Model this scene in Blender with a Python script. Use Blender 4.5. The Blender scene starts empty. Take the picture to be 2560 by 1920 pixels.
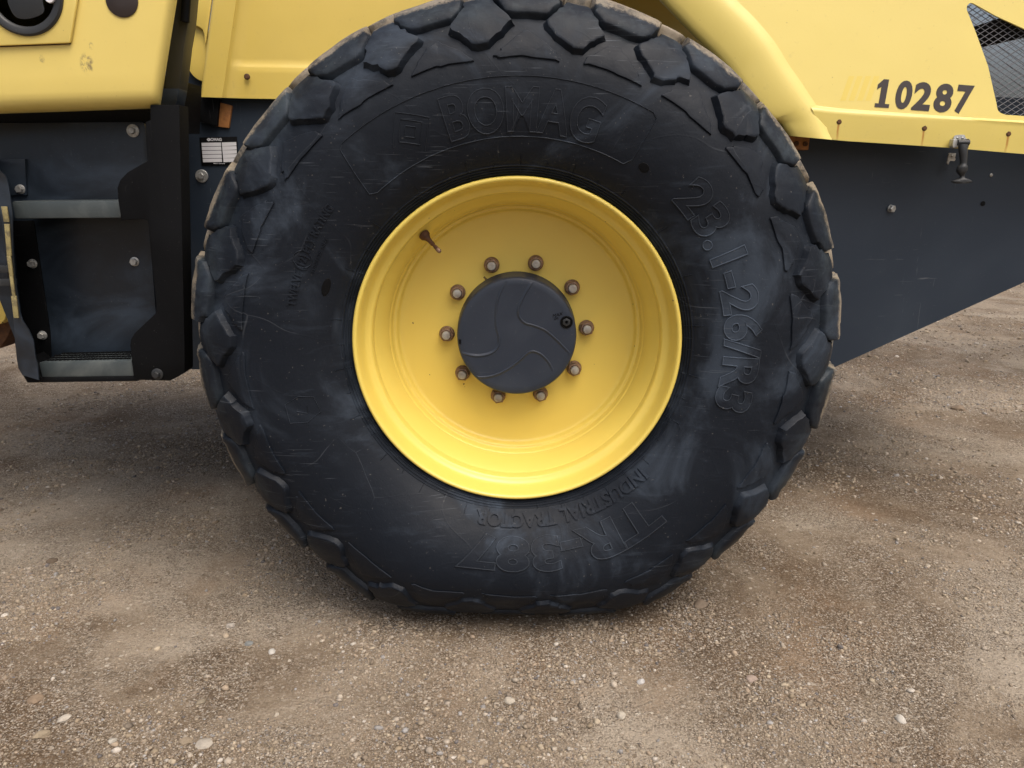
import bpy, bmesh, math, random
import numpy as np
from mathutils import Vector, noise
from mathutils.geometry import tessellate_polygon
PI=math.pi; R=math.radians
random.seed(7); rng=np.random.default_rng(7)
C=bpy.context.scene; col=C.collection
# ---------------------------------------------------------------- camera, sky, sun, exposure
FPX=1934.0; PITCH=R(15.0); CAM=(-.011,-1.656,1.052); AX=.695
cd=bpy.data.cameras.new('camera'); cam=bpy.data.objects.new('camera',cd); col.objects.link(cam)
cd.sensor_width=36; cd.lens=36*FPX/2560; cd.clip_start=.02; cd.clip_end=2000
cam.location=CAM; cam.rotation_euler=(PI/2-PITCH,0,0); C.camera=cam
SUN_EL=R(62); SUN_AZ=R(150)      # azimuth from +Y clockwise
w=bpy.data.worlds.new('World'); C.world=w; w.use_nodes=True; nt=w.node_tree
sky=nt.nodes.new('ShaderNodeTexSky'); sky.sky_type='NISHITA'; sky.sun_disc=False
sky.sun_elevation=SUN_EL; sky.sun_rotation=SUN_AZ; sky.air_density=1.0; sky.dust_density=9.0; sky.ozone_density=1.5
hs=nt.nodes.new('ShaderNodeHueSaturation'); hs.inputs['Saturation'].default_value=.85; nt.links.new(sky.outputs[0],hs.inputs['Color'])   # thin overcast
nt.links.new(hs.outputs[0],nt.nodes['Background'].inputs[0]); nt.nodes['Background'].inputs[1].default_value=.15
sl=bpy.data.lights.new('sun','SUN'); sl.energy=1.1; sl.angle=R(50); sl.color=(1,.95,.88)
so=bpy.data.objects.new('sun',sl); col.objects.link(so)
sd=Vector((math.sin(SUN_AZ)*math.cos(SUN_EL),math.cos(SUN_AZ)*math.cos(SUN_EL),math.sin(SUN_EL)))
so.rotation_euler=sd.to_track_quat('Z','Y').to_euler()
C.view_settings.view_transform='Standard'; C.view_settings.look='None'; C.view_settings.gamma=1
C.view_settings.exposure=0.22; C.view_settings.use_curve_mapping=False
# ---------------------------------------------------------------- measuring helper: the point seen at (u,v) of the photo at depth plane Y
def P(u,v,Y):
    x=(u-1280)/FPX; y=-(v-960)/FPX
    d=(x, math.cos(PITCH)+y*math.sin(PITCH), -math.sin(PITCH)+y*math.cos(PITCH))
    t=(Y-CAM[1])/d[1]; return Vector((CAM[0]+t*d[0],Y,CAM[2]+t*d[2]))
def G(u,v,Z=0):
    x=(u-1280)/FPX; y=-(v-960)/FPX
    d=(x, math.cos(PITCH)+y*math.sin(PITCH), -math.sin(PITCH)+y*math.cos(PITCH))
    t=(Z-CAM[2])/d[2]; return Vector((CAM[0]+t*d[0],CAM[1]+t*d[1],Z))
# ---------------------------------------------------------------- materials
class N:
    def __init__(s,name):
        s.m=bpy.data.materials.new(name); s.m.use_nodes=True; s.t=s.m.node_tree; s.b=s.t.nodes['Principled BSDF']
        s.co=s.t.nodes.new('ShaderNodeTexCoord').outputs['Object']
    def n(s,k,**kw):
        o=s.t.nodes.new(k)
        for a,b in kw.items(): setattr(o,a,b)
        return o
    def l(s,a,b): s.t.links.new(a,b)
    def noise(s,scale,detail=4,rough=.55,dist=0,vec=None,stretch=None):
        o=s.n('ShaderNodeTexNoise'); o.inputs['Scale'].default_value=scale; o.inputs['Detail'].default_value=detail
        o.inputs['Roughness'].default_value=rough; o.inputs['Distortion'].default_value=dist
        v=vec or s.co
        if stretch:
            m=s.n('ShaderNodeMapping'); m.inputs['Scale'].default_value=stretch[0]; m.inputs['Rotation'].default_value=stretch[1]; s.l(v,m.inputs[0]); v=m.outputs[0]
        s.l(v,o.inputs['Vector']); return o.outputs[0]
    def ramp(s,v,a,b,lo=0,hi=1):
        o=s.n('ShaderNodeMapRange'); o.interpolation_type='SMOOTHSTEP'
        for i,x in zip((1,2,3,4),(a,b,lo,hi)): o.inputs[i].default_value=x
        s.l(v,o.inputs[0]); return o.outputs[0]
    def math(s,op,a,b=None,c=None):
        o=s.n('ShaderNodeMath',operation=op)
        for i,x in enumerate((a,b,c)):
            if x is None: continue
            if isinstance(x,(int,float)): o.inputs[i].default_value=x
            else: s.l(x,o.inputs[i])
        return o.outputs[0]
    def mix(s,f,a,b):
        o=s.n('ShaderNodeMix',data_type='RGBA')
        for i,x in ((0,f),(6,a),(7,b)):
            if isinstance(x,(int,float)): o.inputs[i].default_value=x
            elif isinstance(x,tuple): o.inputs[i].default_value=(*x,1)
            else: s.l(x,o.inputs[i])
        return o.outputs[2]
    def bump(s,h,strength=.3,dist=.01,prev=None):
        o=s.n('ShaderNodeBump'); o.inputs['Strength'].default_value=strength; o.inputs['Distance'].default_value=dist
        s.l(h,o.inputs['Height'])
        if prev is not None: s.l(prev,o.inputs['Normal'])
        return o.outputs[0]
    def out(s,colr,rough=.5,normal=None,metal=0,spec=.5,coat=0):
        for k,v in (('Base Color',colr),('Roughness',rough),('Metallic',metal),('Specular IOR Level',spec),('Coat Weight',coat)):
            if isinstance(v,tuple): s.b.inputs[k].default_value=(*v,1)
            elif isinstance(v,(int,float)): s.b.inputs[k].default_value=v
            else: s.l(v,s.b.inputs[k])
        if normal is not None: s.l(normal,s.b.inputs['Normal'])
        return s.m
def paint(name,base,rough=.38,dirt=.25,marks=(),scuffs=(),grime=(.30,.22,.11)):
    n=N(name); big=n.noise(2.2,5); fine=n.noise(60,4)
    c=n.mix(n.ramp(big,.35,.7,0,dirt),base,grime)
    c=n.mix(n.ramp(fine,.62,.8,0,.12),c,(.2,.14,.07))
    sp=n.ramp(n.noise(140,2),.73,.78,0,.45); c=n.mix(sp,c,(.16,.1,.05))
    sep=n.n('ShaderNodeSeparateXYZ'); n.l(n.co,sep.inputs[0]); X,Z=sep.outputs[0],sep.outputs[2]
    wob=n.math('MULTIPLY',n.math('SUBTRACT',n.noise(30,2),.5),.008)
    for (x0,z0,L) in marks:        # rust runs below screws
        dx=n.math('ABSOLUTE',n.math('ADD',n.math('SUBTRACT',X,x0),wob)); dz=n.math('SUBTRACT',z0,Z)
        k=n.math('MULTIPLY',n.ramp(dx,.0012,.0042,1,0),n.math('MULTIPLY',n.ramp(dz,-.002,.004,0,1),n.ramp(dz,L*.3,L,.8,.25)))
        c=n.mix(k,c,(.42,.17,.03))
    for (x0,z0,r0,kk) in scuffs:
        dx=n.math('SUBTRACT',X,x0); dz=n.math('SUBTRACT',Z,z0)
        d=n.math('SQRT',n.math('ADD',n.math('MULTIPLY',dx,dx),n.math('MULTIPLY',n.math('MULTIPLY',dz,dz),.45)))
        k=n.math('MULTIPLY',n.ramp(d,r0*.5,r0,1,0),n.ramp(n.noise(48,6,.8,1.5),.44,.60,0,kk*.8)); c=n.mix(k,c,(.17,.13,.08))
    b=n.bump(n.noise(160,3),.06,.002); b=n.bump(n.noise(5,2),.12,.02,b)
    return n.out(c,n.ramp(fine,.3,.8,rough-.06,rough+.15),b,coat=.15)
YEL=(.72,.54,.12)
# screw positions (needed by the paint for the rust runs)
HOODSCREW=[P(2097,304,.494),P(2310,320,.494),P(2520,334,.494)]
M={}
M['yellow']=paint('yellow_paint',YEL,.36,.10)
M['hood']=paint('hood_paint',(.715,.58,.160),.34,.06,marks=[(p.x,p.z-.006,.045) for p in HOODSCREW])
cs=P(217,160,.10); c2=P(105,147,.10); c3=P(228,115,.10)
M['cab']=paint('cab_paint',(.77,.61,.175),.36,.06,scuffs=[(cs.x,cs.z,.017,1),(c2.x,c2.z,.007,.8),(c3.x,c3.z,.006,.8)])
n=N('rim_paint'); 
rustn=n.ramp(n.noise(22,6,.7),.64,.70,0,1)
ra=n.n('ShaderNodeAttribute',attribute_name='rad').outputs['Fac']
edge=n.ramp(ra,.3535,.3575,0,1)
c=n.mix(n.ramp(n.noise(3,4),.4,.7,0,.12),(.78,.60,.125),(.58,.40,.08))
c=n.mix(n.math('MULTIPLY',n.ramp(ra,.3555,.3585,0,1),n.ramp(n.noise(7,5,.7),.60,.66,.0,1)),c,(.07,.035,.02))
c=n.mix(n.ramp(n.noise(35,3,.6),.735,.75,0,.9),c,(.12,.06,.02))
M['rim']=n.out(c,.36,n.bump(n.noise(90,3),.05,.002),coat=.15)
def rubber(name,dusty=.5,base=(.0048,.0078,.0135)):
    n=N(name)
    ra=n.n('ShaderNodeAttribute',attribute_name='rad').outputs['Fac']
    cl=n.noise(3.2,6,.62,1.2); st=n.noise(7,5,.7,.6,stretch=((1,1,5),(0,R(35),0)))
    st2=n.noise(24,6,.8,.3,stretch=((1,1,9),(0,R(-28),0)))
    f=n.math('ADD',n.math('MULTIPLY',n.ramp(cl,.48,.68),1.0*dusty),n.math('MULTIPLY',n.ramp(st,.54,.80),.45*dusty))
    f=n.math('ADD',f,n.math('MULTIPLY',n.ramp(st2,.66,.8),.35*dusty))
    c=n.mix(f,base,(.070,.093,.128))
    # thin scratches
    v=n.n('ShaderNodeTexVoronoi',feature='DISTANCE_TO_EDGE'); v.inputs['Scale'].default_value=4.2; v.inputs['Randomness'].default_value=1
    wv=n.n('ShaderNodeVectorMath',operation='ADD'); nn=n.n('ShaderNodeTexNoise'); nn.inputs['Scale'].default_value=3; n.l(n.co,nn.inputs[0])
    sc=n.n('ShaderNodeVectorMath',operation='SCALE'); n.l(nn.outputs[1],sc.inputs[0]); sc.inputs['Scale'].default_value=.25
    n.l(n.co,wv.inputs[0]); n.l(sc.outputs[0],wv.inputs[1]); n.l(wv.outputs[0],v.inputs['Vector'])
    k=n.math('MULTIPLY',n.ramp(v.outputs['Distance'],.001,.006,1,0),n.ramp(n.noise(5,3),.54,.66,0,.28)); c=n.mix(k,c,(.10,.11,.125))
    l1=n.noise(13,2,.4,.25,stretch=((1,1,34),(0,R(52),0))); l2=n.noise(12,2,.4,.25,stretch=((1,1,34),(0,R(-63),0)))
    c=n.mix(n.math('MULTIPLY',n.ramp(n.math('MAXIMUM',l1,l2),.70,.74,0,.5),n.ramp(n.noise(4,3),.45,.6)),c,(.10,.115,.135))
    # dried mud on the running surface, dust near the shoulder
    rr=n.math('ADD',ra,n.math('MULTIPLY',n.math('SUBTRACT',n.noise(60,7,.85),.5),.034))
    c=n.mix(n.math('MULTIPLY',n.ramp(rr,.6985,.7065,0,.97),n.ramp(n.noise(16,5,.8),.36,.56,.25,1)),c,n.mix(n.noise(90,4),(.15,.12,.085),(.35,.30,.225)))
    sh=n.math('MULTIPLY',n.ramp(rr,.62,.70,0,1),n.ramp(n.noise(9,5,.75),.42,.70,0,.38)); c=n.mix(sh,c,(.070,.092,.104))
    spk=n.ramp(n.noise(170,2),.70,.76,0,.35); c=n.mix(spk,c,(.2,.19,.17))
    b=n.bump(n.noise(240,3,.6),.18,.0015); b=n.bump(n.noise(14,4,.6),.22,.008,b)
    b=n.bump(n.ramp(v.outputs['Distance'],.0,.008,1,0),.08,.003,b)
    return n.out(c,n.ramp(cl,.35,.7,.50,.72),b,spec=.24)
M['rubber']=rubber('tyre_rubber',.42)
M['letter']=rubber('tyre_lettering_rubber',.50,(.006,.009,.015))
M['edge']=rubber('worn_rubber_edge',.8,(.020,.025,.033))
def dark(name,base=(.020,.024,.031),light=(.075,.088,.105),amt=.5,rough=.42,sc=3.0,stretch=None,scr=.15):
    n=N(name); a=n.noise(sc,6,.6,.8,stretch=stretch); b=n.noise(sc*9,5,.7)
    c=n.mix(n.ramp(a,.42,.78,0,amt),base,light); c=n.mix(n.ramp(b,.6,.85,0,amt*.45),c,light)
    c=n.mix(n.ramp(n.noise(260,2),.7,.76,0,.25),c,(.2,.19,.17))
    sx=n.noise(9,3,.5,.5,stretch=((1.2,1,26),(0,R(24),0))); sy=n.noise(11,3,.5,.7,stretch=((22,1,1),(0,R(-12),0)))
    c=n.mix(n.math('MULTIPLY',n.ramp(n.math('MAXIMUM',sx,sy),.70,.74,0,scr),n.ramp(n.noise(3,3),.45,.6)),c,(.20,.21,.22))
    return n.out(c,n.ramp(a,.3,.8,rough-.08,rough+.2),n.bump(n.noise(300,2),.10,.001),spec=.12 if name=='black_steel' else .42)
M['panel']=dark('dark_textured_panel',(.017,.027,.043),(.032,.045,.062),.45,.46,1.5,scr=.35)
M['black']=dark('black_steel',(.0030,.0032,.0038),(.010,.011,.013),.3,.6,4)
M['ladder']=dark('ladder_plate',(.008,.012,.018),(.040,.058,.084),.9,.36,3,((1,1,2.2),(0,0,0)))
M['step']=dark('worn_step_steel',(.05,.062,.066),(.13,.145,.14),.8,.42,9)
M['cap']=dark('hub_plastic',(.022,.030,.047),(.048,.060,.082),.5,.45,5)
M['grey']=dark('dark_grey_plastic',(.024,.026,.028),(.04,.041,.042),.3,.42,6)
M['olive']=dark('olive_strip',(.045,.042,.030),(.08,.072,.045),.5,.5,5)
def metal(name,base,other,amt,metalv=.6,rough=.4,sc=60):
    n=N(name); c=n.mix(n.ramp(n.noise(sc,5,.7),.4,.65,0,amt),base,other)
    return n.out(c,rough,n.bump(n.noise(sc*3,3),.2,.001),metal=metalv)
M['zinc']=metal('zinc_bolt',(.48,.49,.48),(.22,.20,.17),.6,.55,.42)
M['rusty']=metal('rusty_nut',(.26,.17,.12),(.12,.06,.035),.7,.35,.5)
M['stud']=metal('stud_end',(.46,.45,.42),(.25,.2,.16),.6,.5,.42)
M['rust']=metal('rust',(.075,.034,.018),(.14,.065,.025),.8,.15,.75)
M['orange']=metal('rusty_orange_block',(.36,.15,.04),(.16,.06,.02),.7,.0,.7,25)
n=N('white_print'); M['white']=n.out(n.mix(n.noise(30,3),(.62,.62,.65),(.72,.72,.74)),.5)
n=N('ink'); M['ink']=n.out(n.mix(n.noise(20,3),(.020,.013,.011),(.034,.024,.021)),.42)
n=N('faded_stripe'); M['stripe']=n.out((.708,.555,.118),.36)
n=N('reflective_tape'); M['tape']=n.out(n.mix(n.ramp(n.noise(70,4,.7),.4,.65,0,.8),(.30,.25,.11),(.12,.10,.06)),.4)
n=N('wire'); M['wire']=n.out((.11,.115,.13),.5,metal=.2)
# ---------------------------------------------------------------- mesh helpers
def link(name,verts,faces,mat,parent=None,smooth=False,attr=None,loc=None,sharp=None):
    me=bpy.data.meshes.new(name); me.from_pydata([tuple(v) for v in verts],[],faces); me.update()
    o=bpy.data.objects.new(name,me); col.objects.link(o)
    if mat: me.materials.append(M[mat] if isinstance(mat,str) else mat)
    if smooth: me.polygons.foreach_set('use_smooth',[True]*len(me.polygons))
    if attr is not None:
        a=me.attributes.new('rad','FLOAT','POINT'); a.data.foreach_set('value',attr)
    if sharp is not None: me.set_sharp_from_angle(angle=R(sharp))
    if parent is not None: o.parent=parent
    if loc is not None: o.location=loc
    return o
def fixn(o):
    bm=bmesh.new(); bm.from_mesh(o.data); bmesh.ops.recalc_face_normals(bm,faces=bm.faces); bm.to_mesh(o.data); bm.free(); return o
def bevel(o,wd,seg=2,ang=30):
    bm=bmesh.new(); bm.from_mesh(o.data); bmesh.ops.remove_doubles(bm,verts=bm.verts,dist=1e-6)
    bmesh.ops.recalc_face_normals(bm,faces=bm.faces)
    es=[e for e in bm.edges if len(e.link_faces)==2 and e.calc_face_angle(0)>R(ang)]
    bmesh.ops.bevel(bm,geom=es,offset=wd,segments=seg,affect='EDGES',profile=.6,clamp_overlap=True)
    bm.to_mesh(o.data); bm.free()
    o.data.polygons.foreach_set('use_smooth',[True]*len(o.data.polygons)); o.data.set_sharp_from_angle(angle=R(35)); return o
def prism(name,loop,yf,thick,mat,parent,holes=(),bev=0,seg=2):
    """a plate with real thickness: loop/holes of Vectors on its front; extruded along +Y"""
    loops=[list(loop)]+[list(h) for h in holes]
    vs=[];fs=[]
    for lp in loops: vs+=lp
    n0=len(vs)
    for t in tessellate_polygon([[Vector((v.x,v.z,0)) for v in lp] for lp in loops]): fs.append(tuple(t))
    back=[Vector((v.x,v.y+thick,v.z)) for v in vs]
    fs+= [tuple(i+n0 for i in reversed(f)) for f in fs]
    k=0
    for lp in loops:
        m=len(lp)
        for i in range(m): a=k+i;b=k+(i+1)%m; fs.append((a,b,b+n0,a+n0))
        k+=m
    o=link(name,vs+back,fs,mat,parent)
    if bev:
        bm=bmesh.new(); bm.from_mesh(o.data); bmesh.ops.recalc_face_normals(bm,faces=bm.faces)
        bmesh.ops.dissolve_limit(bm,angle_limit=R(1),verts=bm.verts,edges=bm.edges); bm.to_mesh(o.data); bm.free(); bevel(o,bev,seg)
    else: fixn(o)
    return o
def plate(name,pts,Y,thick,mat,parent,bev=0,holes=()):
    return prism(name,[P(u,v,Y) for u,v in pts],None,thick,mat,parent,[[P(u,v,Y) for u,v in h] for h in holes],bev)
def box(name,c,s,mat,parent,rot=(0,0,0),bev=0):
    bm=bmesh.new(); bmesh.ops.create_cube(bm,size=1); bmesh.ops.scale(bm,vec=s,verts=bm.verts)
    me=bpy.data.meshes.new(name); bm.to_mesh(me); bm.free(); me.materials.append(M[mat])
    o=bpy.data.objects.new(name,me); col.objects.link(o); o.location=c; o.rotation_euler=rot; o.parent=parent
    if bev: bevel(o,bev)
    return o
def smoothpts(pts,k=6,closed=False):
    out=[];m=len(pts)
    rg=range(m) if closed else range(m-1)
    for i in rg:
        g=lambda j:(pts[j%m] if closed else pts[max(0,min(m-1,j))])
        p0,p1,p2,p3=[np.array(g(i+d),float) for d in (-1,0,1,2)]
        for j in range(k):
            t=j/k; out.append(tuple(.5*((2*p1)+(-p0+p2)*t+(2*p0-5*p1+4*p2-p3)*t*t+(-p0+3*p1-3*p2+p3)*t**3)))
    if not closed: out.append(tuple(pts[-1]))
    return out
def loft(name,rows,mat,parent,smooth=True,closed=False,attr=None,sharp=None):
    vs=[v for r in rows for v in r]; m=len(rows[0]); fs=[]
    for i in range(len(rows)-1):
        for j in range(m if closed else m-1):
            fs.append((i*m+j,i*m+(j+1)%m,(i+1)*m+(j+1)%m,(i+1)*m+j))
    return fixn(link(name,vs,fs,mat,parent,smooth,attr,sharp=sharp))
def lathe(name,prof,mat,parent,seg=32,loc=None,axis=None,phase=0,smooth=True,sharp=40,attr=False):
    """prof: (r,h) along -Y (towards the camera) by default"""
    vs=[];fs=[];at=[]
    for r,h in prof:
        for i in range(seg):
            a=2*PI*i/seg+phase; vs.append((r*math.sin(a),-h,r*math.cos(a))); at.append(r)
    m=seg
    for i in range(len(prof)-1):
        for j in range(m): fs.append((i*m+j,i*m+(j+1)%m,(i+1)*m+(j+1)%m,(i+1)*m+j))
    fs.append(tuple(range(m))); fs.append(tuple(range((len(prof)-1)*m,len(prof)*m)))
    o=link(name,vs,fs,mat,parent,smooth,at if attr else None); fixn(o)
    o.data.polygons.foreach_set('use_smooth',[smooth]*len(o.data.polygons))
    if smooth: o.data.set_sharp_from_angle(angle=R(sharp))
    if loc is not None: o.location=loc
    if axis is not None: o.rotation_euler=Vector(axis).to_track_quat('-Y','Z').to_euler()
    return o
def tube(name,pts,rad,mat,parent,seg=8):
    pts=[Vector(p) for p in pts]; rows=[]
    for i,p in enumerate(pts):
        d=(pts[min(i+1,len(pts)-1)]-pts[max(i-1,0)]).normalized(); a=d.cross(Vector((0,1,0)))
        if a.length<.05: a=d.cross(Vector((1,0,0)))
        a.normalize(); b=d.cross(a); rr=rad[i] if isinstance(rad,(list,tuple)) else rad
        rows.append([p+rr*(a*math.cos(2*PI*k/seg)+b*math.sin(2*PI*k/seg)) for k in range(seg)])
    m=seg; vs=[v for r in rows for v in r]; fs=[]
    for i in range(len(rows)-1):
        for j in range(m): fs.append((i*m+j,i*m+(j+1)%m,(i+1)*m+(j+1)%m,(i+1)*m+j))
    fs.append(tuple(range(m))); fs.append(tuple(range((len(rows)-1)*m,len(rows)*m)))
    return fixn(link(name,vs,fs,mat,parent,True,sharp=50))
def textmesh(s,size,extrude=.001,shear=0,offset=0,outline=0,grid=.008,spacing=1.0,slab=False):
    cu=bpy.data.curves.new('t','FONT'); cu.body=s; cu.size=size; cu.align_x='CENTER'; cu.shear=shear; cu.offset=offset; cu.space_character=spacing
    cu.resolution_u=5
    if outline: cu.fill_mode='NONE'; cu.bevel_depth=outline; cu.bevel_resolution=1
    else: cu.extrude=extrude
    o=bpy.data.objects.new('t',cu); col.objects.link(o); bpy.context.view_layer.update()
    me=bpy.data.meshes.new_from_object(o.evaluated_get(bpy.context.evaluated_depsgraph_get()))
    bpy.data.objects.remove(o); bpy.data.curves.remove(cu)
    bm=bmesh.new(); bm.from_mesh(me); bpy.data.meshes.remove(me)
    bmesh.ops.remove_doubles(bm,verts=bm.verts,dist=1e-6)
    if grid:
        xs=[v.co.x for v in bm.verts]; ys=[v.co.y for v in bm.verts]
        for ax,lo,hi in ((0,min(xs),max(xs)),(1,min(ys),max(ys))):
            k=lo+grid
            while k<hi:
                no=[0,0,0]; co=[0,0,0]; no[ax]=1; co[ax]=k
                bmesh.ops.bisect_plane(bm,geom=bm.verts[:]+bm.edges[:]+bm.faces[:],plane_co=co,plane_no=no); k+=grid
    vs=[tuple(v.co) for v in bm.verts]; bm.verts.index_update(); fs=[tuple(v.index for v in f.verts) for f in bm.faces]; bm.free()
    return vs,fs
def hexbolt(name,loc,r,mat,parent,washer=1.5,h=None,label=None,axis=None,wm=None,wt=.003):
    """washer disc with a hexagonal head"""
    h=h or r*.8
    o=lathe(name,[(r*washer,0),(r*washer,wt*.8),(r*washer-.0008,wt)],wm or mat,parent,24,loc,axis)
    hd=lathe('bolt_head',[(r,wt-.0005),(r,wt+h*.85),(r*.86,wt+h)],mat,o,6,None,None,random.random(),False)
    if label: o['label']=label
    return o
# ---------------------------------------------------------------- the machine (one thing)
roller=bpy.data.objects.new('road_roller',None); col.objects.link(roller); roller.location=(0,0,0)
roller['label']='yellow and black road roller with one large lugged tyre on a yellow rim'
roller['category']='road roller'
# chassis: dark side plate behind the wheel, closed body behind it
chs=[(330,150),(2900,260),(2900,540),(2560,706),(2082,920),(1960,975),(1500,950),(600,925),(330,921)]
chassis=prism('chassis_side',[P(u,v,.62) for u,v in chs],None,.012,'panel',roller)
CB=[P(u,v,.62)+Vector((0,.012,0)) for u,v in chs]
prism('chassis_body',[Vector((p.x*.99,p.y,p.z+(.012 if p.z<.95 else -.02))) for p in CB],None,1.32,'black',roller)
# the lower dark area between ladder and tyre is a deep black recess plate
# ---------------------------------------------------------------- hood (yellow), right half
def YP(z): return .50+(z-1.230)*.16           # upper panel leans back
def PH(u,v,off=0):
    # intersection with the leaning plane by a few fixed point steps
    Y=.5
    for _ in range(6): Y=YP(P(u,v,Y).z)
    p=P(u,v,Y); p.y+=off; return p
ridge=[(1690,-150),(1765,-70),(1833,0),(1885,52),(1931,107),(1966,162),(1995,202),(2021,240),(2042,268)]
ridge_s=smoothpts(ridge,4)
win=smoothpts([(2418,14),(2417,24),(2424,42)],3)+[(2440,82),(2470,165),(2492,262)]+smoothpts([(2492,266),(2498,280),(2515,287)],3)+[(2560,290),(2760,302),(2760,150),(2560,72),(2490,40)]+smoothpts([(2440,12),(2427,7),(2418,14)],3)[:-1]
upper=[PH(u,v) for u,v in ridge_s]+[PH(2200,279),PH(2380,293),PH(2560,304),PH(2900,322),PH(2900,-150)]
hood=prism('hood_panel',upper,None,.006,'hood',roller,[[PH(u,v) for u,v in win]])
def off_curve(curve,d):   # curve shifted in pixels along its normal, to the left/below
    out=[]
    for i,(x,y) in enumerate(curve):
        a=curve[max(i-1,0)]; b=curve[min(i+1,len(curve)-1)]; dx,dy=b[0]-a[0],b[1]-a[1]; L=math.hypot(dx,dy) or 1
        out.append((x-dy/L*d,y+dx/L*d))
    return out
full=smoothpts(ridge[:-1]+[(2040,268),(2056,300),(2066,330),(2076,349)],5)
rows=[]
nf=len(full)
for d,dy in ((-6,.0005),(0,-.001),(6,-.003),(14,-.0055),(24,-.0065),(40,-.0055),(60,-.002),(80,.003),(100,.009),(118,.016),(128,.025),(133,.05),(134,.14),(134,.24)):
    rr=[]
    for i,(u,v) in enumerate(full):
        # towards the foot the offset direction swings level so that the lower edge is cut straight
        a_=full[max(i-1,0)]; b_=full[min(i+1,nf-1)]; dx,dy_=b_[0]-a_[0],b_[1]-a_[1]; Ln=math.hypot(dx,dy_) or 1
        ox,oy=-dy_/Ln,dx/Ln; t=max(0,(v-200)/149); t=t*t*(3-2*t)
        ox=ox*(1-t)-.80*t; oy=oy*(1-t)-.075*t
        u2,v2=u+ox*d,v+oy*d
        rr.append(P(u2,v2,YP(P(u2,v2,.5).z)+dy))
    rows.append(rr)
loft('wheel_arch_flare',rows,'hood',roller)
# lower flange strip under the crease
cr=[(2026,264),(2090,272),(2180,279),(2383,293),(2560,304),(2900,324)]
bo=[(2062,347),(2110,352),(2200,358),(2380,370),(2560,385),(2900,412)]
crs=smoothpts(cr,5); bos=smoothpts(bo,5)
rows=[]
for t,dy in ((-.03,.0005),(0,-.001),(.04,-.006),(.10,-.010),(.18,-.010),(.6,-.008),(1.0,-.006),(1.0,.012)):
    rows.append([P(a[0]+(b[0]-a[0])*t,a[1]+(b[1]-a[1])*t,(YP(P(*a,.5).z) if t<.1 else .5)+dy) for a,b in zip(crs,bos)])
loft('hood_flange',rows,'hood',roller,sharp=60)
# far side of the hood with the same opening, seen through the mesh; top cover
far=[Vector(q) for q in ((.3,1.95,2.6),(4.2,1.95,2.6),(4.2,1.95,1.1),(.3,1.95,1.1))]
wf=[Vector((1.8,1.95,1.30)),Vector((3.3,1.95,1.30)),Vector((3.3,1.95,2.3)),Vector((1.8,1.95,2.3))]
prism('hood_panel',far,None,.006,'yellow',roller,[wf])
box('hood_top',(.75,1.24,1.93),(1.9,1.44,.012),'yellow',roller)
def wiregrid(name,quad,Yf,step,wd,parent):
    us=[q[0] for q in quad]; vs_=[q[1] for q in quad]; vs=[];fs=[]
    def inside(u,v):
        c=False;j=len(quad)-1
        for i in range(len(quad)):
            (xi,yi),(xj,yj)=quad[i],quad[j]
            if (yi>v)!=(yj>v) and u<(xj-xi)*(v-yi)/(yj-yi)+xi: c=not c
            j=i
        return c
    for (dx,dy) in ((1,.62),(1,-.62)):
        L=math.hypot(dx,dy); dx/=L;dy/=L; nx,ny=-dy,dx
        for k in np.arange(-1.5,1.5,step):
            cx,cz=(min(us)+max(us))/2+nx*k,(min(vs_)+max(vs_))/2+ny*k; run=None
            ts=np.arange(-1.2,1.2,.004)
            for t in ts:
                q=(cx+dx*t,cz+dy*t)
                if inside(*q):
                    if run is None: run=t
                    end=t
                elif run is not None:
                    add(vs,fs,cx,cz,dx,dy,run,end,Yf,wd,nx,ny); run=None
            if run is not None: add(vs,fs,cx,cz,dx,dy,run,end,Yf,wd,nx,ny)
    o=link(name,vs,fs,'wire',parent); o['kind']='stuff'; return o
def add(vs,fs,cx,cz,dx,dy,a,b,Yf,wd,nx,ny):
    k=len(vs)
    for t in (a-.004,b+.004):
        x,z=cx+dx*t,cz+dy*t
        for s,h in ((1,0),(0,-1),(-1,0),(0,1)): vs.append((x+nx*wd*s,Yf(z)+wd*h,z+ny*wd*s))
    for i in range(4): fs.append((k+i,k+(i+1)%4,k+4+(i+1)%4,k+4+i))
wq=[PH(u,v) for u,v in win]
wiregrid('mesh_screen',[(p.x,p.z) for p in wq],lambda z:YP(z)+.014,.0125,.0010,roller)
wiregrid('mesh_screen',[(v.x,v.z) for v in wf],lambda z:1.94,.036,.0016,roller)
# dark louvre bars inside the hood
for name,pts,Y in (('inner_brace',[(2400,78),(2600,12),(2780,-30),(2780,60),(2600,85),(2400,130)],.66),('inner_brace',[(2440,278),(2560,262),(2780,240),(2780,330),(2440,330)],.66)):
    prism(name,[P(u,v,Y) for u,v in pts],None,.03,'black',roller)
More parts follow.
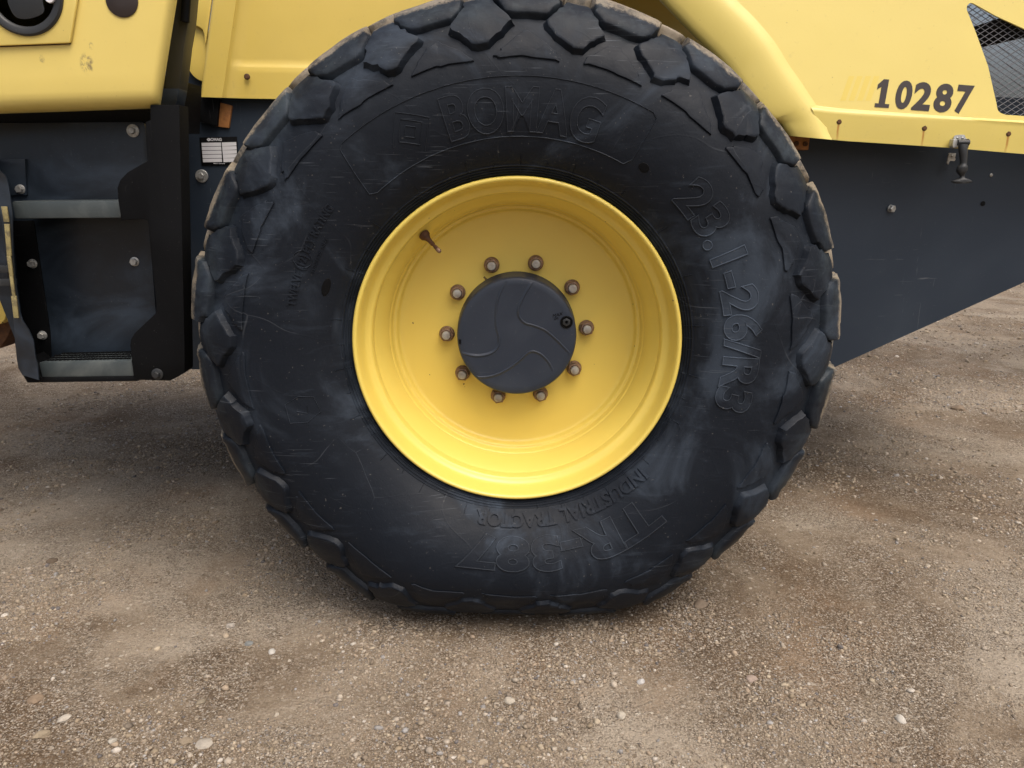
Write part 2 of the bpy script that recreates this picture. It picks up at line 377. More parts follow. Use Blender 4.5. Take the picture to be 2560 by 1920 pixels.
# number
for ch,x0,x1,top,base,sk in (('1',915,1043,340,583,0),('0',1080,1235,350,598,0),('2',1232,1405,365,610,0),('8',1415,1585,377,625,0),('7',1620,1785,390,638,0)):
    vs,fs=textmesh(ch,1,.01,offset=.040,grid=0)
    if ch=='1':       # flag and slab foot
        pl1=[(.0,0),(1,0),(1,.135),(.68,.135),(.645,1),(.28,1),(-.06,.80),(-.06,.62),(.22,.73),(.24,.135),(.0,.135)]; m=len(pl1)
        tr=tessellate_polygon([[Vector((*q,0)) for q in pl1]])
        vs=[(*q,-.01) for q in pl1]+[(*q,.01) for q in pl1]; fs=[tuple(t_) for t_ in tr]+[tuple(i+m for i in t_) for t_ in tr]+[(i,(i+1)%m,(i+1)%m+m,i+m) for i in range(m)]
    a=np.array(vs); mn=a.min(0);mx=a.max(0)
    tx=(a[:,0]-mn[0])/(mx[0]-mn[0]); ty=(a[:,1]-mn[1])/(mx[1]-mn[1])
    slant=.20*(base-top)               # italic
    W={'1':130,'7':140}.get(ch,(x1-x0)-slant*.35); x0={'7':1597,'1':911}.get(ch,x0)
    out=[]
    for i in range(len(a)):
        u6=x0+tx[i]*W+ty[i]*slant; v6=base-ty[i]*(base-top)+(tx[i]-.5)*W*.075
        p=PH(1920+u6/3.456,100+v6/3.456); p.y+= -.0010 if a[i,2]>0 else .0002; out.append(p)
    fixn(link('number_digit',out,fs,'ink',roller))
for k in range(4):
    u0=2100+k*21; loop=[PH(u,v,-.0003) for u,v in ((u0+22,190),(u0+36,190),(u0+14,252),(u0,252))]
    prism('faded_stripe',loop,None,.0004,'stripe',roller)
for p in HOODSCREW:
    hexbolt('screw',p,.0058,'rust',roller,1.35,.002)
# ---------------------------------------------------------------- hood, left part (flat folded sheet)
Z1=lambda x,y:(x/3.456,y/3.456)
def L(pts): return [Z1(*p) for p in pts]
e=L([(1670,-250),(1862,-250),(1830,0),(1775,390),(1765,300),(1750,252),(1715,230),(1660,212),(1645,180),(1650,90)])
plate('hood_edge_strip',e,.585,.008,'yellow',roller,.002)
# main sheet as a loft: columns across fold, rows top to bottom
colsT=[(1835,-250),(1842,-250),(1900,-250),(2040,-250),(2075,-250),(2110,-250),(2600,-250),(4700,-250)]
def colx(j,v):
    # x (zoom) of fold lines at height v (zoom)
    l0=1870-.128*(v+250)*1.0
    f1=2098-.145*(v+250)
    return (l0,l0+8,l0+22,f1-22,f1,f1+26,f1+130,4700)[j]
dys=(.012,.002,.0,.002,.010,.016,.018,.018)
rows=[]
for v in list(range(-400,520,60))+[548,560,572,590,620,700,780,838,842,842]:
    rr=[]
    for j in range(8):
        x=colx(j,v); y=v
        if v>=842: y=838
        y+= .105*(x-1730)*(1 if v>500 else .5)*(.9 if x<2300 else .55)*.35
        u,vv=Z1(x,y); d=dys[j]
        if v<560 and j>=6: d+=.006
        elif v<575 and j>=6: d+=.002
        rr.append(P(u,vv,.575+d+(.014 if len(rows)>=19+9 and v==842 else 0)))
    rows.append(rr)
loft('hood_panel',rows,'yellow',roller,sharp=60)
s=P(618,192,.586); hexbolt('screw',s,.0062,'rust',roller,1.3,.002)
# bulging tab behind the strip
tb=L([(1650,190),(1790,240),(1800,690),(1740,700),(1680,665),(1640,615),(1614,540),(1618,400),(1635,300)])
plate('hood_bracket',smoothpts(tb,3,True),.60,.01,'yellow',roller,.002)
# blocks under the left hood
plate('mount_block',[(497,240),(548,246),(542,316),(495,303)],.60,.05,'black',roller,.003)
plate('mount_plate',[(545,255),(580,264),(572,320),(540,316)],.612,.03,'orange',roller,.002)
plate('mount_plate',[(492,240),(499,240),(494,300),(487,297)],.612,.03,'orange',roller,.001)
br=plate('mount_plate',[(1950,338),(2025,344),(2021,375),(1960,370)],.575,.04,'orange',roller,.002)
for u,v in ((1991,359),(2013,360)):
    o=lathe('socket_screw',[(.0065,0),(.0065,.004),(.0055,.005),(.0028,.005),(.0028,.002)],'rust',br,20,P(u,v,.575))
# white bolt etc on the dark side plate
hexbolt('bolt',P(2225,521,.62),.0105,'zinc',roller,1.0,.010,axis=(.5,-1,-.1))
lathe('rivet',[(.005,0),(.004,.002),(.001,.003)],'zinc',roller,12,P(2478,438,.62))
lathe('plug_or_hole',[(.007,0),(.007,.001),(.004,.0012)],'black',roller,14,P(2457,509,.62))  # black disc painted as the dark of an open hole
hexbolt('bolt',P(505,440,.62),.0092,'zinc',roller,1.95,.008,wt=.004)
# ---------------------------------------------------------------- rating plate
pl=plate('rating_plate',L([(1722,1188),(2045,1180),(2060,1425),(1742,1432)]),.617,.003,'black',roller,.0005)
for r_ in range(5):
    for c_ in range(2):
        x0,x1=((1740,1908),(1916,2040))[c_]; y0=1234+r_*34.5; y1=y0+30
        q=L([(x0+r_*3,y0+.02*(1740-x0)),(x1+r_*2,y0-4*c_-3),(x1+r_*2+3,y1-4*c_-3),(x0+r_*3+3,y1)])
        prism('plate_field',[P(u,v,.6166) for u,v in q],None,.001,'white',pl)
def flattext(s,u,v,Y,size,mat,parent,rot=0,name='lettering',**kw):
    vs,fs=textmesh(s,size,.0004,grid=0,**kw); p=P(u,v,Y); ca,sa=math.cos(rot),math.sin(rot)
    return fixn(link(name,[(p.x+a*ca-b*sa,p.y-c,p.z+a*sa+b*ca) for a,b,c in vs],fs,mat,parent))
flattext('BOMAG',538,352,.6165,.0105,'white',pl,offset=.0003)
flattext('Made in Germany',548,410,.6165,.0045,'white',pl)
ec=P(521,349,.6165)
link('emblem',[(ec.x-.005,ec.y,ec.z),(ec.x,ec.y,ec.z-.005),(ec.x+.005,ec.y,ec.z),(ec.x,ec.y,ec.z+.005),(ec.x-.002,ec.y,ec.z),(ec.x,ec.y,ec.z-.002),(ec.x+.002,ec.y,ec.z),(ec.x,ec.y,ec.z+.002)],[(0,1,5,4),(1,2,6,5),(2,3,7,6),(3,0,4,7)],'white',pl)
# ---------------------------------------------------------------- rubber latch
def ZL(x,y): return (2340+x/10.37,320+y/10.37)
lt=plate('hood_latch',[ZL(*p) for p in smoothpts([(470,230),(560,180),(740,180),(770,250),(870,330),(870,420),(820,480),(560,500),(430,510),(440,400)],3,True)],.486,.004,'zinc',roller,.001)
for x,y in ((552,262),(690,262)): lathe('rivet',[(.0035,0),(.003,.002),(.001,.003)],'zinc',lt,12,P(*ZL(x,y),.486))
for x0,x1 in ((440,560),(845,875)):
    plate('latch_cheek',[ZL(*p) for p in smoothpts([(x0+20,300),(x1-10,290),(x1,380),(x1-30,480),(x0,500)],3,True)],.466,.020,'zinc',lt,.001)
tube('latch_pin',[P(*ZL(555,378),.468),P(*ZL(850,378),.468)],.0075,'grey',lt,14)
rows=[]
for y,cx,w_,dp in ((420,700,118,.0),(520,700,112,-.002),(700,710,97,-.003),(900,712,80,-.003),(950,705,85,-.003),(985,690,112,-.003),(1040,680,128,-.003),(1100,665,132,-.002),(1140,660,112,-.002),(1180,655,90,-.001),(1230,675,60,0),(1290,680,62,0),(1320,680,140,0),(1350,680,210,0),(1385,660,272,0),(1410,660,240,0),(1440,660,120,0)):
    c=P(*ZL(cx,y),.462+dp); hw=w_/10.37*2.12/FPX; th=min(hw,.009 if y<930 else .012)
    rows.append([c+Vector((hw*math.sin(a),-th*math.cos(a),0)) for a in [2*PI*k/16 for k in range(16)]])
loft('rubber_strap',rows,'grey',lt,closed=True)
plate('latch_keeper',[ZL(*p) for p in ((340,645),(525,655),(500,760),(510,820),(480,860),(380,850),(345,880),(325,955),(285,900),(310,760))],.60,.004,'zinc',roller,.0008)
lathe('rivet',[(.004,0),(.003,.002),(.001,.003)],'zinc',roller,12,P(*ZL(420,725),.60))
# ---------------------------------------------------------------- cab base panel (left, near)
Yc=.10
def cabedge(v): return 443-(443-401)*(v/266.0)     # right edge in photo pixels
rows=[]
prof=[(-330,0),(-200,0),(-100,0),(0,0),(100,0),(180,0),(222,0),(236,.002),(247,.006),(257,.014),(264,.024),(269,.036),(271,.05),(271,.12)]
for v,dy in prof:
    xe=cabedge(v); rr=[]
    for k,(dx,ddy) in enumerate(((-1500,0),(-430,0),(-300,0),(-120,0),(-34,0),(-27,.0015),(-20,.005),(-11,.013),(-4,.024),(-1,.035),(0,.05),(0,.22))):
        u=xe+dx; vv=v+ (-.034*(u-400) if v>0 else 0)*min(1,v/266)
        rr.append(P(u,vv,Yc+max(dy,ddy)+min(dy,ddy)*.4))
    rows.append(rr)
cab=loft('cab_side_panel',rows,'cab',roller,sharp=75)
# hatch door with rounded edges over a brown plate coloured as the shade in its gap
dl=[(-300,126),(-300,-200),(212,-200),(192,0),(174,107),(100,110)]
plate('hatch_gap_shade',[(-310,130),(-310,-210),(217,-210),(195,0),(176,111),(100,114)],.0985,.003,'rust',roller)
dr=[]
door=plate('hatch_door',dl,.090,.0085,'cab',roller,.006)
# recessed latch in the door
hd=lathe('hatch_latch',[(.0835,0),(.0835,.004),(.080,.007),(.070,.007),(.066,.004),(.064,-.002),(.06,-.004)],'grey',door,64,P(57,-19,.090))
plate('latch_paddle',smoothpts([(24,-60),(18,-5),(24,20),(38,42),(60,48),(85,44),(106,34),(110,22),(106,0),(108,-60)],3,True),.0875,.006,'grey',door,.0015)
lathe('latch_keyhole',[(.0095,0),(.0095,.004),(.0085,.005)],'white',door,20,P(126,-4,.084))
lathe('rubber_plug',[(.0335,0),(.0335,.002),(.030,.0035),(.01,.004)],'ink',roller,40,P(305,0,.0995))
# dark strip and pillar behind the panel's right edge
plate('edge_strip',L([(1480,-300),(1670,-300),(1625,190),(1590,400),(1548,770),(1425,770),(1450,300)]),.28,.05,'olive',roller,.003)
plate('cab_pillar',L([(1300,765),(1548,765),(1515,945),(1300,945)]),.27,.05,'ladder',roller,.003)
tube('hinge_post',[P(*Z1(1650,-400),.27),P(*Z1(1610,0),.27),P(*Z1(1597,190),.27)],.010,'black',roller,12)
# cab floor, plus an added black backing that darkens the gap under the panel
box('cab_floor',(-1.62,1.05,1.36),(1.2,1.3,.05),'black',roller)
plate('cab_gap_backing',[(-300,180),(378,180),(374,318),(-300,318)],.25,.30,'black',roller)
# ---------------------------------------------------------------- ladder
Yl=.130
colm=[(375,262),(376,300),(363,305),(369,402),(345,415),(318,431),(300,450),(293,470),(295,500),(300,530),(303,552),(330,549),(359,548),(369,552),(376,625),(385,712),(391,770),(388,784),(360,810),(336,833),(327,848),(325,862),(329,900),(336,950),(425,952),(448,940),(462,930),(462,900),(448,262)]
lad=prism('ladder_housing',[P(u,v,.116) for u,v in colm],None,.05,'black',roller,(),.002)
back=plate('ladder_back_plate',[(-60,309),(350,305),(360,309),(364,320),(369,402),(372,560),(385,712),(391,800),(330,905),(60,905),(-60,600)],.225,.008,'ladder',lad,.001)
plate('ladder_back_plate',[(-40,401),(62,397),(66,488),(-40,488)],.218,.008,'ladder',lad,.001)
plate('ladder_back_plate',[(84,552),(125,830),(128,900),(66,900),(30,552)],.222,.006,'black',lad,.001)
def wprism(name,loop,thick,mat,parent,bev=0): return prism(name,loop,None,thick,mat,parent,(),bev)
# upper step
a,b,c_,d_=P(28,503,Yl),P(300,501,Yl),P(303,545,Yl),P(36,547,Yl)
st=wprism('step',[a,b,c_,d_],.10,'step',lad,.005)
# lower step; black discs stand for the dark holes of its pierced tread
a,b,c_,d_=P(96,906,Yl),P(329,901,Yl),P(335,941,Yl),P(104,944,Yl)
st=wprism('step',[a,b,c_,d_],.112,'step',lad,.005)
for r_ in range(4):
    for k in range(22):
        q=a.lerp(b,(k+.5+(r_%2)*.5)/23); 
        lathe_loc=Vector((q.x,Yl+.018+r_*.024,q.z+.0002))
        if k==0 and r_==0:
            base=lathe('tread_hole_disc',[(.0048,-.001),(.0048,.0025),(.003,.0032)],'black',st,8,lathe_loc,(0,0,1))
        else:
            o=base.copy(); col.objects.link(o); o.parent=st; o.location=lathe_loc
# tray under the step
plate('ladder_tray',[(52,900),(104,944),(335,941),(345,953),(68,957),(56,937)],.128,.10,'black',lad,.002)
# left rail, a thin curved plate with a reflective strip on its edge
rR=[(-20,395),(0,427),(14,440),(20,458),(24,483),(31,537),(33,631),(38,693),(50,781),(56,800),(72,825),(83,850),(89,894),(93,908),(97,950)]
rL=[(-60,420),(-40,440),(-20,455),(-10,470),(-4,500),(6,568),(12,631),(19,693),(29,756),(33,790),(36,830),(38,860),(42,897),(46,920),(56,938)]
rows=[]
rows.append([P(u,v,.115) for u,v in rL]); rows.append([P(u,v,.095) for u,v in rR]); rows.append([P(u+2,v,.100) for u,v in rR]); rows.append([P(u+1,v,.24) for u,v in rR]); rows.append([P(u,v,.24) for u,v in rL]); rows.append([P(u,v,.115) for u,v in rL])
loft('ladder_rail',rows,'ladder',lad,sharp=40)
ys=[]
for (u0,v0,u1,v1) in ((2,516,16,555),(10,560,22,640),(16,640,26,690),(23,690,31,740),(27,740,40,795)):
    plate('reflective_strip',[(u0,v0),(u1,v0),(u1+6,v1),(u0+7,v1)],.094,.004,'tape',lad,.0006)
for u,v,r_,Y,w_ in ((333,327,.0078,.225,1.85),(52,473,.0084,.218,1.30),(82,659,.0088,.222,1.25),(337,654,.0088,.225,1.25),(107,838,.0086,.222,1.3),(394,935,.0078,.116,1.75)):
    hexbolt('bolt',P(u,v,Y),r_,'zinc' if u!=394 else 'grey',lad,w_,.009)
plate('hose_clip',[(-40,664),(31,664),(34,682),(-40,682)],.10,.01,'grey',roller,.002)
plate('hose_clip',[(-40,700),(36,696),(38,714),(-40,718)],.10,.01,'grey',roller,.002)
plate('frame_guard',[(-300,800),(12,798),(30,770),(34,810),(18,845),(0,872),(-300,900)],.62,.10,'rust',roller,.01)
# front frame and drum seen past the ladder
fr=plate('front_frame',[(-300,520),(20,520),(24,640),(40,720),(38,770),(20,770),(12,800),(0,812),(-300,830)],.55,.12,'yellow',roller,.01)
dc=Vector((-3.25,1.25,.75))
lathe('drum',[(.70,0),(.742,0),(.75,.01),(.75,1.39),(.742,1.40),(.70,1.40)],'black',roller,96,dc+Vector((0,.7,0)))
# ---------------------------------------------------------------- wheel
def rimprofile():
    return [(.28,.50),(.33,.46),(.335,.35),(.30,.30),(.30,.12),(.335,.05),(.352,.020),(.3570,.006),(.3588,-.001),(.3588,-.007),(.3560,-.0115),(.3515,-.0115),(.3480,-.007),(.3455,.003),(.3440,.014),(.3415,.026),(.3380,.034),(.3320,.0395),(.3265,.043),(.3240,.049),(.3232,.062),(.3225,.076),(.3205,.081),(.3150,.0845),(.3110,.088),(.3092,.095),(.3084,.110),(.3076,.124),(.3055,.129),(.3000,.1325),(.2965,.137),(.2952,.146),(.2942,.154),(.2915,.157),(.2880,.1575),(.2850,.1615),(.2825,.170),(.2790,.1735),(.2700,.175),(.2400,.1755),(.15,.1755),(.02,.1755)]
prof=rimprofile()
# densify for smooth shading
pp=[]
for i in range(len(prof)-1):
    for j in range(2): t=j/2; pp.append((prof[i][0]*(1-t)+prof[i+1][0]*t,prof[i][1]*(1-t)+prof[i+1][1]*t))
pp.append(prof[-1])
WC=Vector((0,0,AX))
wheel=lathe('wheel',[(r,-y) for r,y in smoothpts(prof,3)],'rim',roller,144,WC,sharp=70,attr=True)
# tyre section -------------------------------------------------
tp=[(.350,.030),(.3575,.010),(.3600,.002),(.3625,-.001),(.3645,-.0045),(.3665,-.0035),(.3690,-.0085),(.3712,-.0075),(.3740,-.0125),(.3762,-.0115),(.3790,-.0165),(.3815,-.0165),(.392,-.024),(.41,-.034),(.44,-.045),(.48,-.054),(.52,-.057),(.56,-.055),(.592,-.048),(.616,-.038),(.640,-.025),(.662,-.010),(.676,.006),(.685,.022),(.694,.055),(.705,.10),(.716,.16),(.724,.21),(.726,.245)]
half=smoothpts(tp,6); MID=.245
fullp=half+[(r,2*MID-y) for r,y in reversed(half[:-1])]
A=np.array(fullp); seg=np.hypot(np.diff(A[:,0]),np.diff(A[:,1])); S=np.concatenate([[0],np.cumsum(seg)])
tan=np.gradient(A,S,axis=0); tan/=np.linalg.norm(tan,axis=1)[:,None]
NR,NY=-tan[:,1]*-1,tan[:,0]*-1      # outward normal: rotate tangent
# ensure the normal points outwards (away from the section centre)
ctr=np.array([.52,MID]); 
NR=np.where(True,tan[:,1],0); NYY=-tan[:,0]
sg=np.sign(np.sum(np.stack([NR,NYY],1)*(A-ctr),axis=1)); NR,NYY=NR*sg,NYY*sg
Nh=len(half)
def s_of_r(r): return float(np.interp(r,A[12:Nh,0],S[12:Nh]))
def s_of_y(y): return float(np.interp(y,A[Nh-70:,1],S[Nh-70:]))
def reff(th):           # distance from the axle to the ground-flattened outline in direction th from straight down
    c=math.cos(th)
    if c<.3: return .736
    g=AX/c; k=.0045; a=.736+.013*math.exp(-((th-R(28))/R(9))**2)
    return -k*math.log(math.exp(-g/k)+math.exp(-a/k))
def deform(r,y,phi):
    th=abs(((phi-PI+PI)%(2*PI))-PI); th=abs(phi%(2*PI)-PI)
    Re=reff(th)
    if r>.37: rn=.37+(r-.37)*(Re-.37)/(.736-.37)
    else: rn=r
    wv=math.exp(-(th/R(38))**2)*max(0,math.sin(PI*min(1,max(0,(r-.38)/.36))))
    # carried weight pushes the lower sidewall out and slightly buckles it
    bl=.042*wv*(1+.12*math.sin(phi*9))
    side=math.tanh((MID-y)/.12)
    y-=bl*side
    if r>.385:      # the casing is not perfectly true: low wear waves, stronger at the shoulder
        q=.0008+.0024*min(1,max(0,(r-.57)/.08)); nz=noise.noise(Vector((math.sin(phi)*9,math.cos(phi)*9,r*22)))*.6+noise.noise(Vector((math.sin(phi)*26,math.cos(phi)*26,r*40)))*.4
        y-=q*nz; rn+=q*nz*.8
    # gentle unevenness of the old casing
    y+=.0022*math.sin(phi*5+1.3)*math.sin(PI*min(1,max(0,(r-.40)/.3)))
    return rn,y
def TP(phi,s,h=0):
    r=float(np.interp(s,S,A[:,0])+h*np.interp(s,S,NR)); y=float(np.interp(s,S,A[:,1])+h*np.interp(s,S,NYY))
    rn,yn=deform(r,y,phi); return (rn*math.sin(phi),yn,rn*math.cos(phi)),r
class TM:               # collects geometry laid on the tyre surface
    def __init__(s): s.v=[];s.f=[];s.a=[]
    def pt(s,phi,ss,h): 
        p,r=TP(phi,ss,h); s.v.append(p); s.a.append(r); return len(s.v)-1
    def build(s,name,mat,smooth=True,sharp=50): 
        o=fixn(link(name,s.v,s.f,mat,wheel,smooth,s.a)); 
        if smooth: o.data.polygons.foreach_set('use_smooth',[True]*len(o.data.polygons)); o.data.set_sharp_from_angle(angle=R(sharp))
        return o
    def block(s,outline,h,phi0,top=.86,low=1.05,jit=.0,dome=.0,hf=lambda q:1.0):
        """outline: (arc offset in rad, s) polygon; raised by h with a rounded shoulder"""
        _t=abs((phi0%(2*PI))-PI); h*=1-.45*math.exp(-(_t/R(50))**2)
        cx=sum(p[0] for p in outline)/len(outline); cy=sum(p[1] for p in outline)/len(outline)
        rings=[]
        for k,hh in ((low,-.008),(low-.02,.0),(1.0,h*.6),(.99,h*.86),(.972,h*.97),(top,h),(top*.6,h+dome),(top*.25,h+dome*1.3)):
            rings.append([s.pt(phi0+cx+(x-cx)*k,cy+(y-cy)*k,hh*(hf(cy+(y-cy)*k) if hh>0 else 1)) for x,y in outline])
        c=s.pt(phi0+cx,cy,(h+dome*1.4)*hf(cy)); m=len(outline)
        for i in range(len(rings)-1):
            for j in range(m): s.f.append((rings[i][j],rings[i][(j+1)%m],rings[i+1][(j+1)%m],rings[i+1][j]))
        for j in range(m): s.f.append((rings[-1][j],rings[-1][(j+1)%m],c))
    def ridge(s,path,wd,h):
        prev=None
        for i,(phi,ss) in enumerate(path):
            a=path[max(i-1,0)]; b=path[min(i+1,len(path)-1)]
            dx=(b[0]-a[0])*.48; dy=b[1]-a[1]; Ln=math.hypot(dx,dy) or 1; nx,ny=-dy/Ln*wd,dx/Ln*wd
            cur=[s.pt(phi+nx/.48,ss+ny,-.001),s.pt(phi,ss,h),s.pt(phi-nx/.48,ss-ny,-.001)]
            if prev: s.f+= [(prev[0],prev[1],cur[1],cur[0]),(prev[1],prev[2],cur[2],cur[1])]
            prev=cur
tm=TM(); nphi=420; ns=len(S)
for i in range(nphi):
    for j in range(ns): tm.pt(2*PI*i/nphi,S[j],0)
for i in range(nphi):
    for j in range(ns-1): tm.f.append((i*ns+j,i*ns+j+1,((i+1)%nphi)*ns+j+1,((i+1)%nphi)*ns+j))
# radial mould marks round the bead
for k in range(44):
    ph=R(1+k*360/44); r1=.400 if k%2==0 else .385
    tm.ridge([(ph+random.uniform(-.002,.002),s_of_r(r)) for r in np.linspace(.3635,r1+random.uniform(-.003,.004),7)],.0009,.0016)
tyre=tm.build('tyre','rubber',sharp=60)
def corner(poly,rnd=.25,k=3):
    out=[];m=len(poly)
    for i in range(m):
        p=np.array(poly[i]);a=np.array(poly[i-1]);b=np.array(poly[(i+1)%m])
        q0=p+(a-p)*rnd; q1=p+(b-p)*rnd
        for t in np.linspace(0,1,k): out.append(tuple((1-t)**2*q0+2*t*(1-t)*p+t*t*q1))
    # extra points on the straight runs
    out=[(x+random.gauss(0,.0032),y+random.gauss(0,.0014)) for x,y in out]
    res=[]
    for i in range(len(out)):
        a=out[i];b=out[(i+1)%len(out)]; res.append(a)
        if math.hypot((a[0]-b[0])*.65,a[1]-b[1])>.02: res.append(((a[0]+b[0])/2,(a[1]+b[1])/2))
    return res
NB=22; PH0=353.6
def J(v,a=.003): return v+random.uniform(-a,a)
for k in range(NB):
    ph=R(PH0+k*360/NB); ph2=ph+R(180/NB)
    # side diamond block: wide rhombus, blunt point to the axle, skewed
    t=TM(); j=lambda:random.uniform(-.006,.006)
    si=s_of_r
    sk=1 if k%2 else -1
    k1=random.uniform(-.012,.012)
    poly=[(-.094+j(),si(.642)+j()*.6),(-.060,si(.664)),(-.037+j()*.5,s_of_y(.010)),(-.030,s_of_y(.055)),(.030,s_of_y(.055)),(.037+j()*.5,s_of_y(.010)),(.062,si(.662)),(.098+j(),si(.640)+j()*.6),(.060,si(.622)),(.026+k1,si(.603)+j()*.4),(-.016+k1,si(.600)),(-.052,si(.620))]
    t.block(corner(poly,.24),J(.0130,.0022),ph,.89,1.11,dome=.0012); t.build('tread_block','rubber')
    # flat triangle lower on the sidewall, raised a few millimetres
    t=TM(); poly=[(-.108+j(),si(.581)),(-.085+j(),si(.597)),(-.03+j(),si(.622)),(0+j(),si(.631)),(.030+j(),si(.618)),(.088+j(),si(.594)),(.112+j(),si(.578)),(.0,si(.5815))]
    t.block(corner(poly,.16),.0042,ph2,.93,1.02); t.build('tread_block','rubber')
    # shoulder lug, running over the edge of the tread
    t=TM(); a0=s_of_y(.026); a1=s_of_y(.215)
    poly=[(-.096+j(),si(.672)),(-.062+j(),si(.657)),(.056+j(),si(.655)),(.094+j(),si(.670)),(.102+j(),a0+.03),(.096+j(),a0+.075),(.040+j(),a1),(-.045+j(),a1),(-.096+j(),a0+.075),(-.104+j(),a0+.03)]
    hh=.0285+random.uniform(-.004,.002)
    t.block(corner(poly,.22),hh,ph2,.86,1.05,hf=lambda q,a_=si(.655),b_=s_of_y(.020):.50+.50*min(1,max(0,(q-a_)/(b_-a_)))); t.build('tread_block','rubber')
    # centre block
    t=TM(); b0=s_of_y(.085); b1=s_of_y(.365)
    poly=[(-.10,(b0+b1)/2),(-.035,b0),(.035,b0),(.10,(b0+b1)/2),(.02,b1),(-.02,b1)]
    t.block(corner(poly,.2),.026,ph,.90,1.05); t.build('tread_block','rubber')
# the far shoulder, out of sight of the camera: one mesh
t=TM()
for k in range(NB):
    ph2=R(PH0+(k+.5)*360/NB); a0=s_of_y(2*MID-.026); a1=s_of_y(2*MID-.215)
    t.block(corner([(-.122,a0-.012),(-.05,a0+.010),(.05,a0+.010),(.118,a0-.012),(.122,a0-.05),(.030,a1),(-.035,a1),(-.120,a0-.05)],.26),.026,ph2,.90,1.05)
o=t.build('tread_lugs','rubber'); o['kind']='stuff'
# lettering on the sidewall
def arctext(sx,phc,r0,size,arc,mat,outline=True,hgt=.0016,name='sidewall_lettering',offset=0.0,solid=True,shear=0,ysc=1.0):
    for kind in ((0,1) if (outline and solid) else ((1,) if outline else (0,))):
        vs,fs=textmesh(sx,size,.5,offset=offset,outline=(.00105 if kind else 0),grid=.009,shear=shear)
        a=np.array(vs); w_=a[:,0].max()-a[:,0].min(); cx=(a[:,0].max()+a[:,0].min())/2
        t=TM()
        for x,y,z in vs:
            h=(hgt if z>0 else -.001) if kind==0 else hgt+z
            t.pt(phc+(x-cx)/w_*arc,s_of_r(r0+y*ysc),h)
        t.f=fs; t.build(name,'edge' if kind else mat,True,30)
arctext('BOMAG',R(1.2),.447,.112,R(37),'letter',offset=.003,hgt=.0014)
arctext('23.1-26/R3',R(75.5),.444,.098,R(61),'letter',offset=.003,hgt=.0022)
arctext('TR-387',R(167.5),.437,.100,R(57),'letter',offset=.004,hgt=.0022)
arctext('INDUSTRIAL TRACTOR',R(164),.389,.036,R(59),'letter',offset=.0012,outline=False,hgt=.0040)
arctext('TWELVE (12) PLY RATING',R(295),.474,.024,R(27),'letter',outline=False,hgt=.0024,offset=.0006)
arctext('TUBELESS  NHS',R(296),.452,.010,R(10),'letter',outline=False,hgt=.0014)
t=TM()
def arcpts(p0,r0,p1,r1,n=40): return [(R(p0+(p1-p0)*i/n),s_of_r(r0+(r1-r0)*i/n)) for i in range(n+1)]
fr_=arcpts(-39.5,.545,29,.547)+arcpts(30.2,.540,30.4,.452,8)+arcpts(29,.437,-41,.432)+arcpts(-42.8,.440,-40.6,.538,8)+[(R(-39.5),s_of_r(.545))]
t.ridge(fr_,.0013,.0020)
t.build('plaque_border','edge',True,60); t=TM()
for k in (0,1,2):      # emblem: nested open squares standing on a corner
    cphi,cr=-25.5,.490; q=(.046,.030,.014)[k]; pts=[]
    for i in range(5):
        a=PI/2*i+R(12)+PI/4*0; pts.append((q*math.cos(a),q*math.sin(a)))
    path=[]
    for i in range(4):
        if k==0 and i==2: continue
        for tt in np.linspace(0,1,6):
            x=pts[i][0]*(1-tt)+pts[i+1][0]*tt; y=pts[i][1]*(1-tt)+pts[i+1][1]*tt; path.append((R(cphi)+x/.49,s_of_r(cr+y)))
        if k==0 and i==1: t.ridge(path,.0013,.0017); path=[]
    t.ridge(path,.0013,.0017)
t.build('sidewall_emblem','edge',True,60); t=TM()
# circle round the 12, little arrow mark
t.ridge([(R(293.6)+.017*math.cos(a)/.48,s_of_r(.482+.019*math.sin(a))) for a in np.linspace(0,2*PI,25)],.0010,.002)
t.ridge([(R(254.5)+x/.48,s_of_r(.481+y)) for x,y in ((-.02,.035),(.02,.032),(.03,.0),(.02,-.03),(-.018,-.034),(-.03,0),(-.02,.035))],.0010,.0016)
t.ridge([(R(254.5)+x/.48,s_of_r(.481+y)) for x,y in ((.0,.013),(-.012,-.008),(.004,-.012))],.0010,.0016)
t.build('sidewall_marks','edge',True,60)
# rubber-filled vent holes near the bead
for ph,r_,ln in ((R(288.5),.422,.022),(R(34),.452,.012)):
    t=TM(); t.block([(ln/.43*math.sin(a)*.9+.0*a,s_of_r(r_)+.009*math.cos(a)) for a in np.linspace(0,2*PI,14)[:-1]],.0012,ph); t.build('rubber_patch','black')
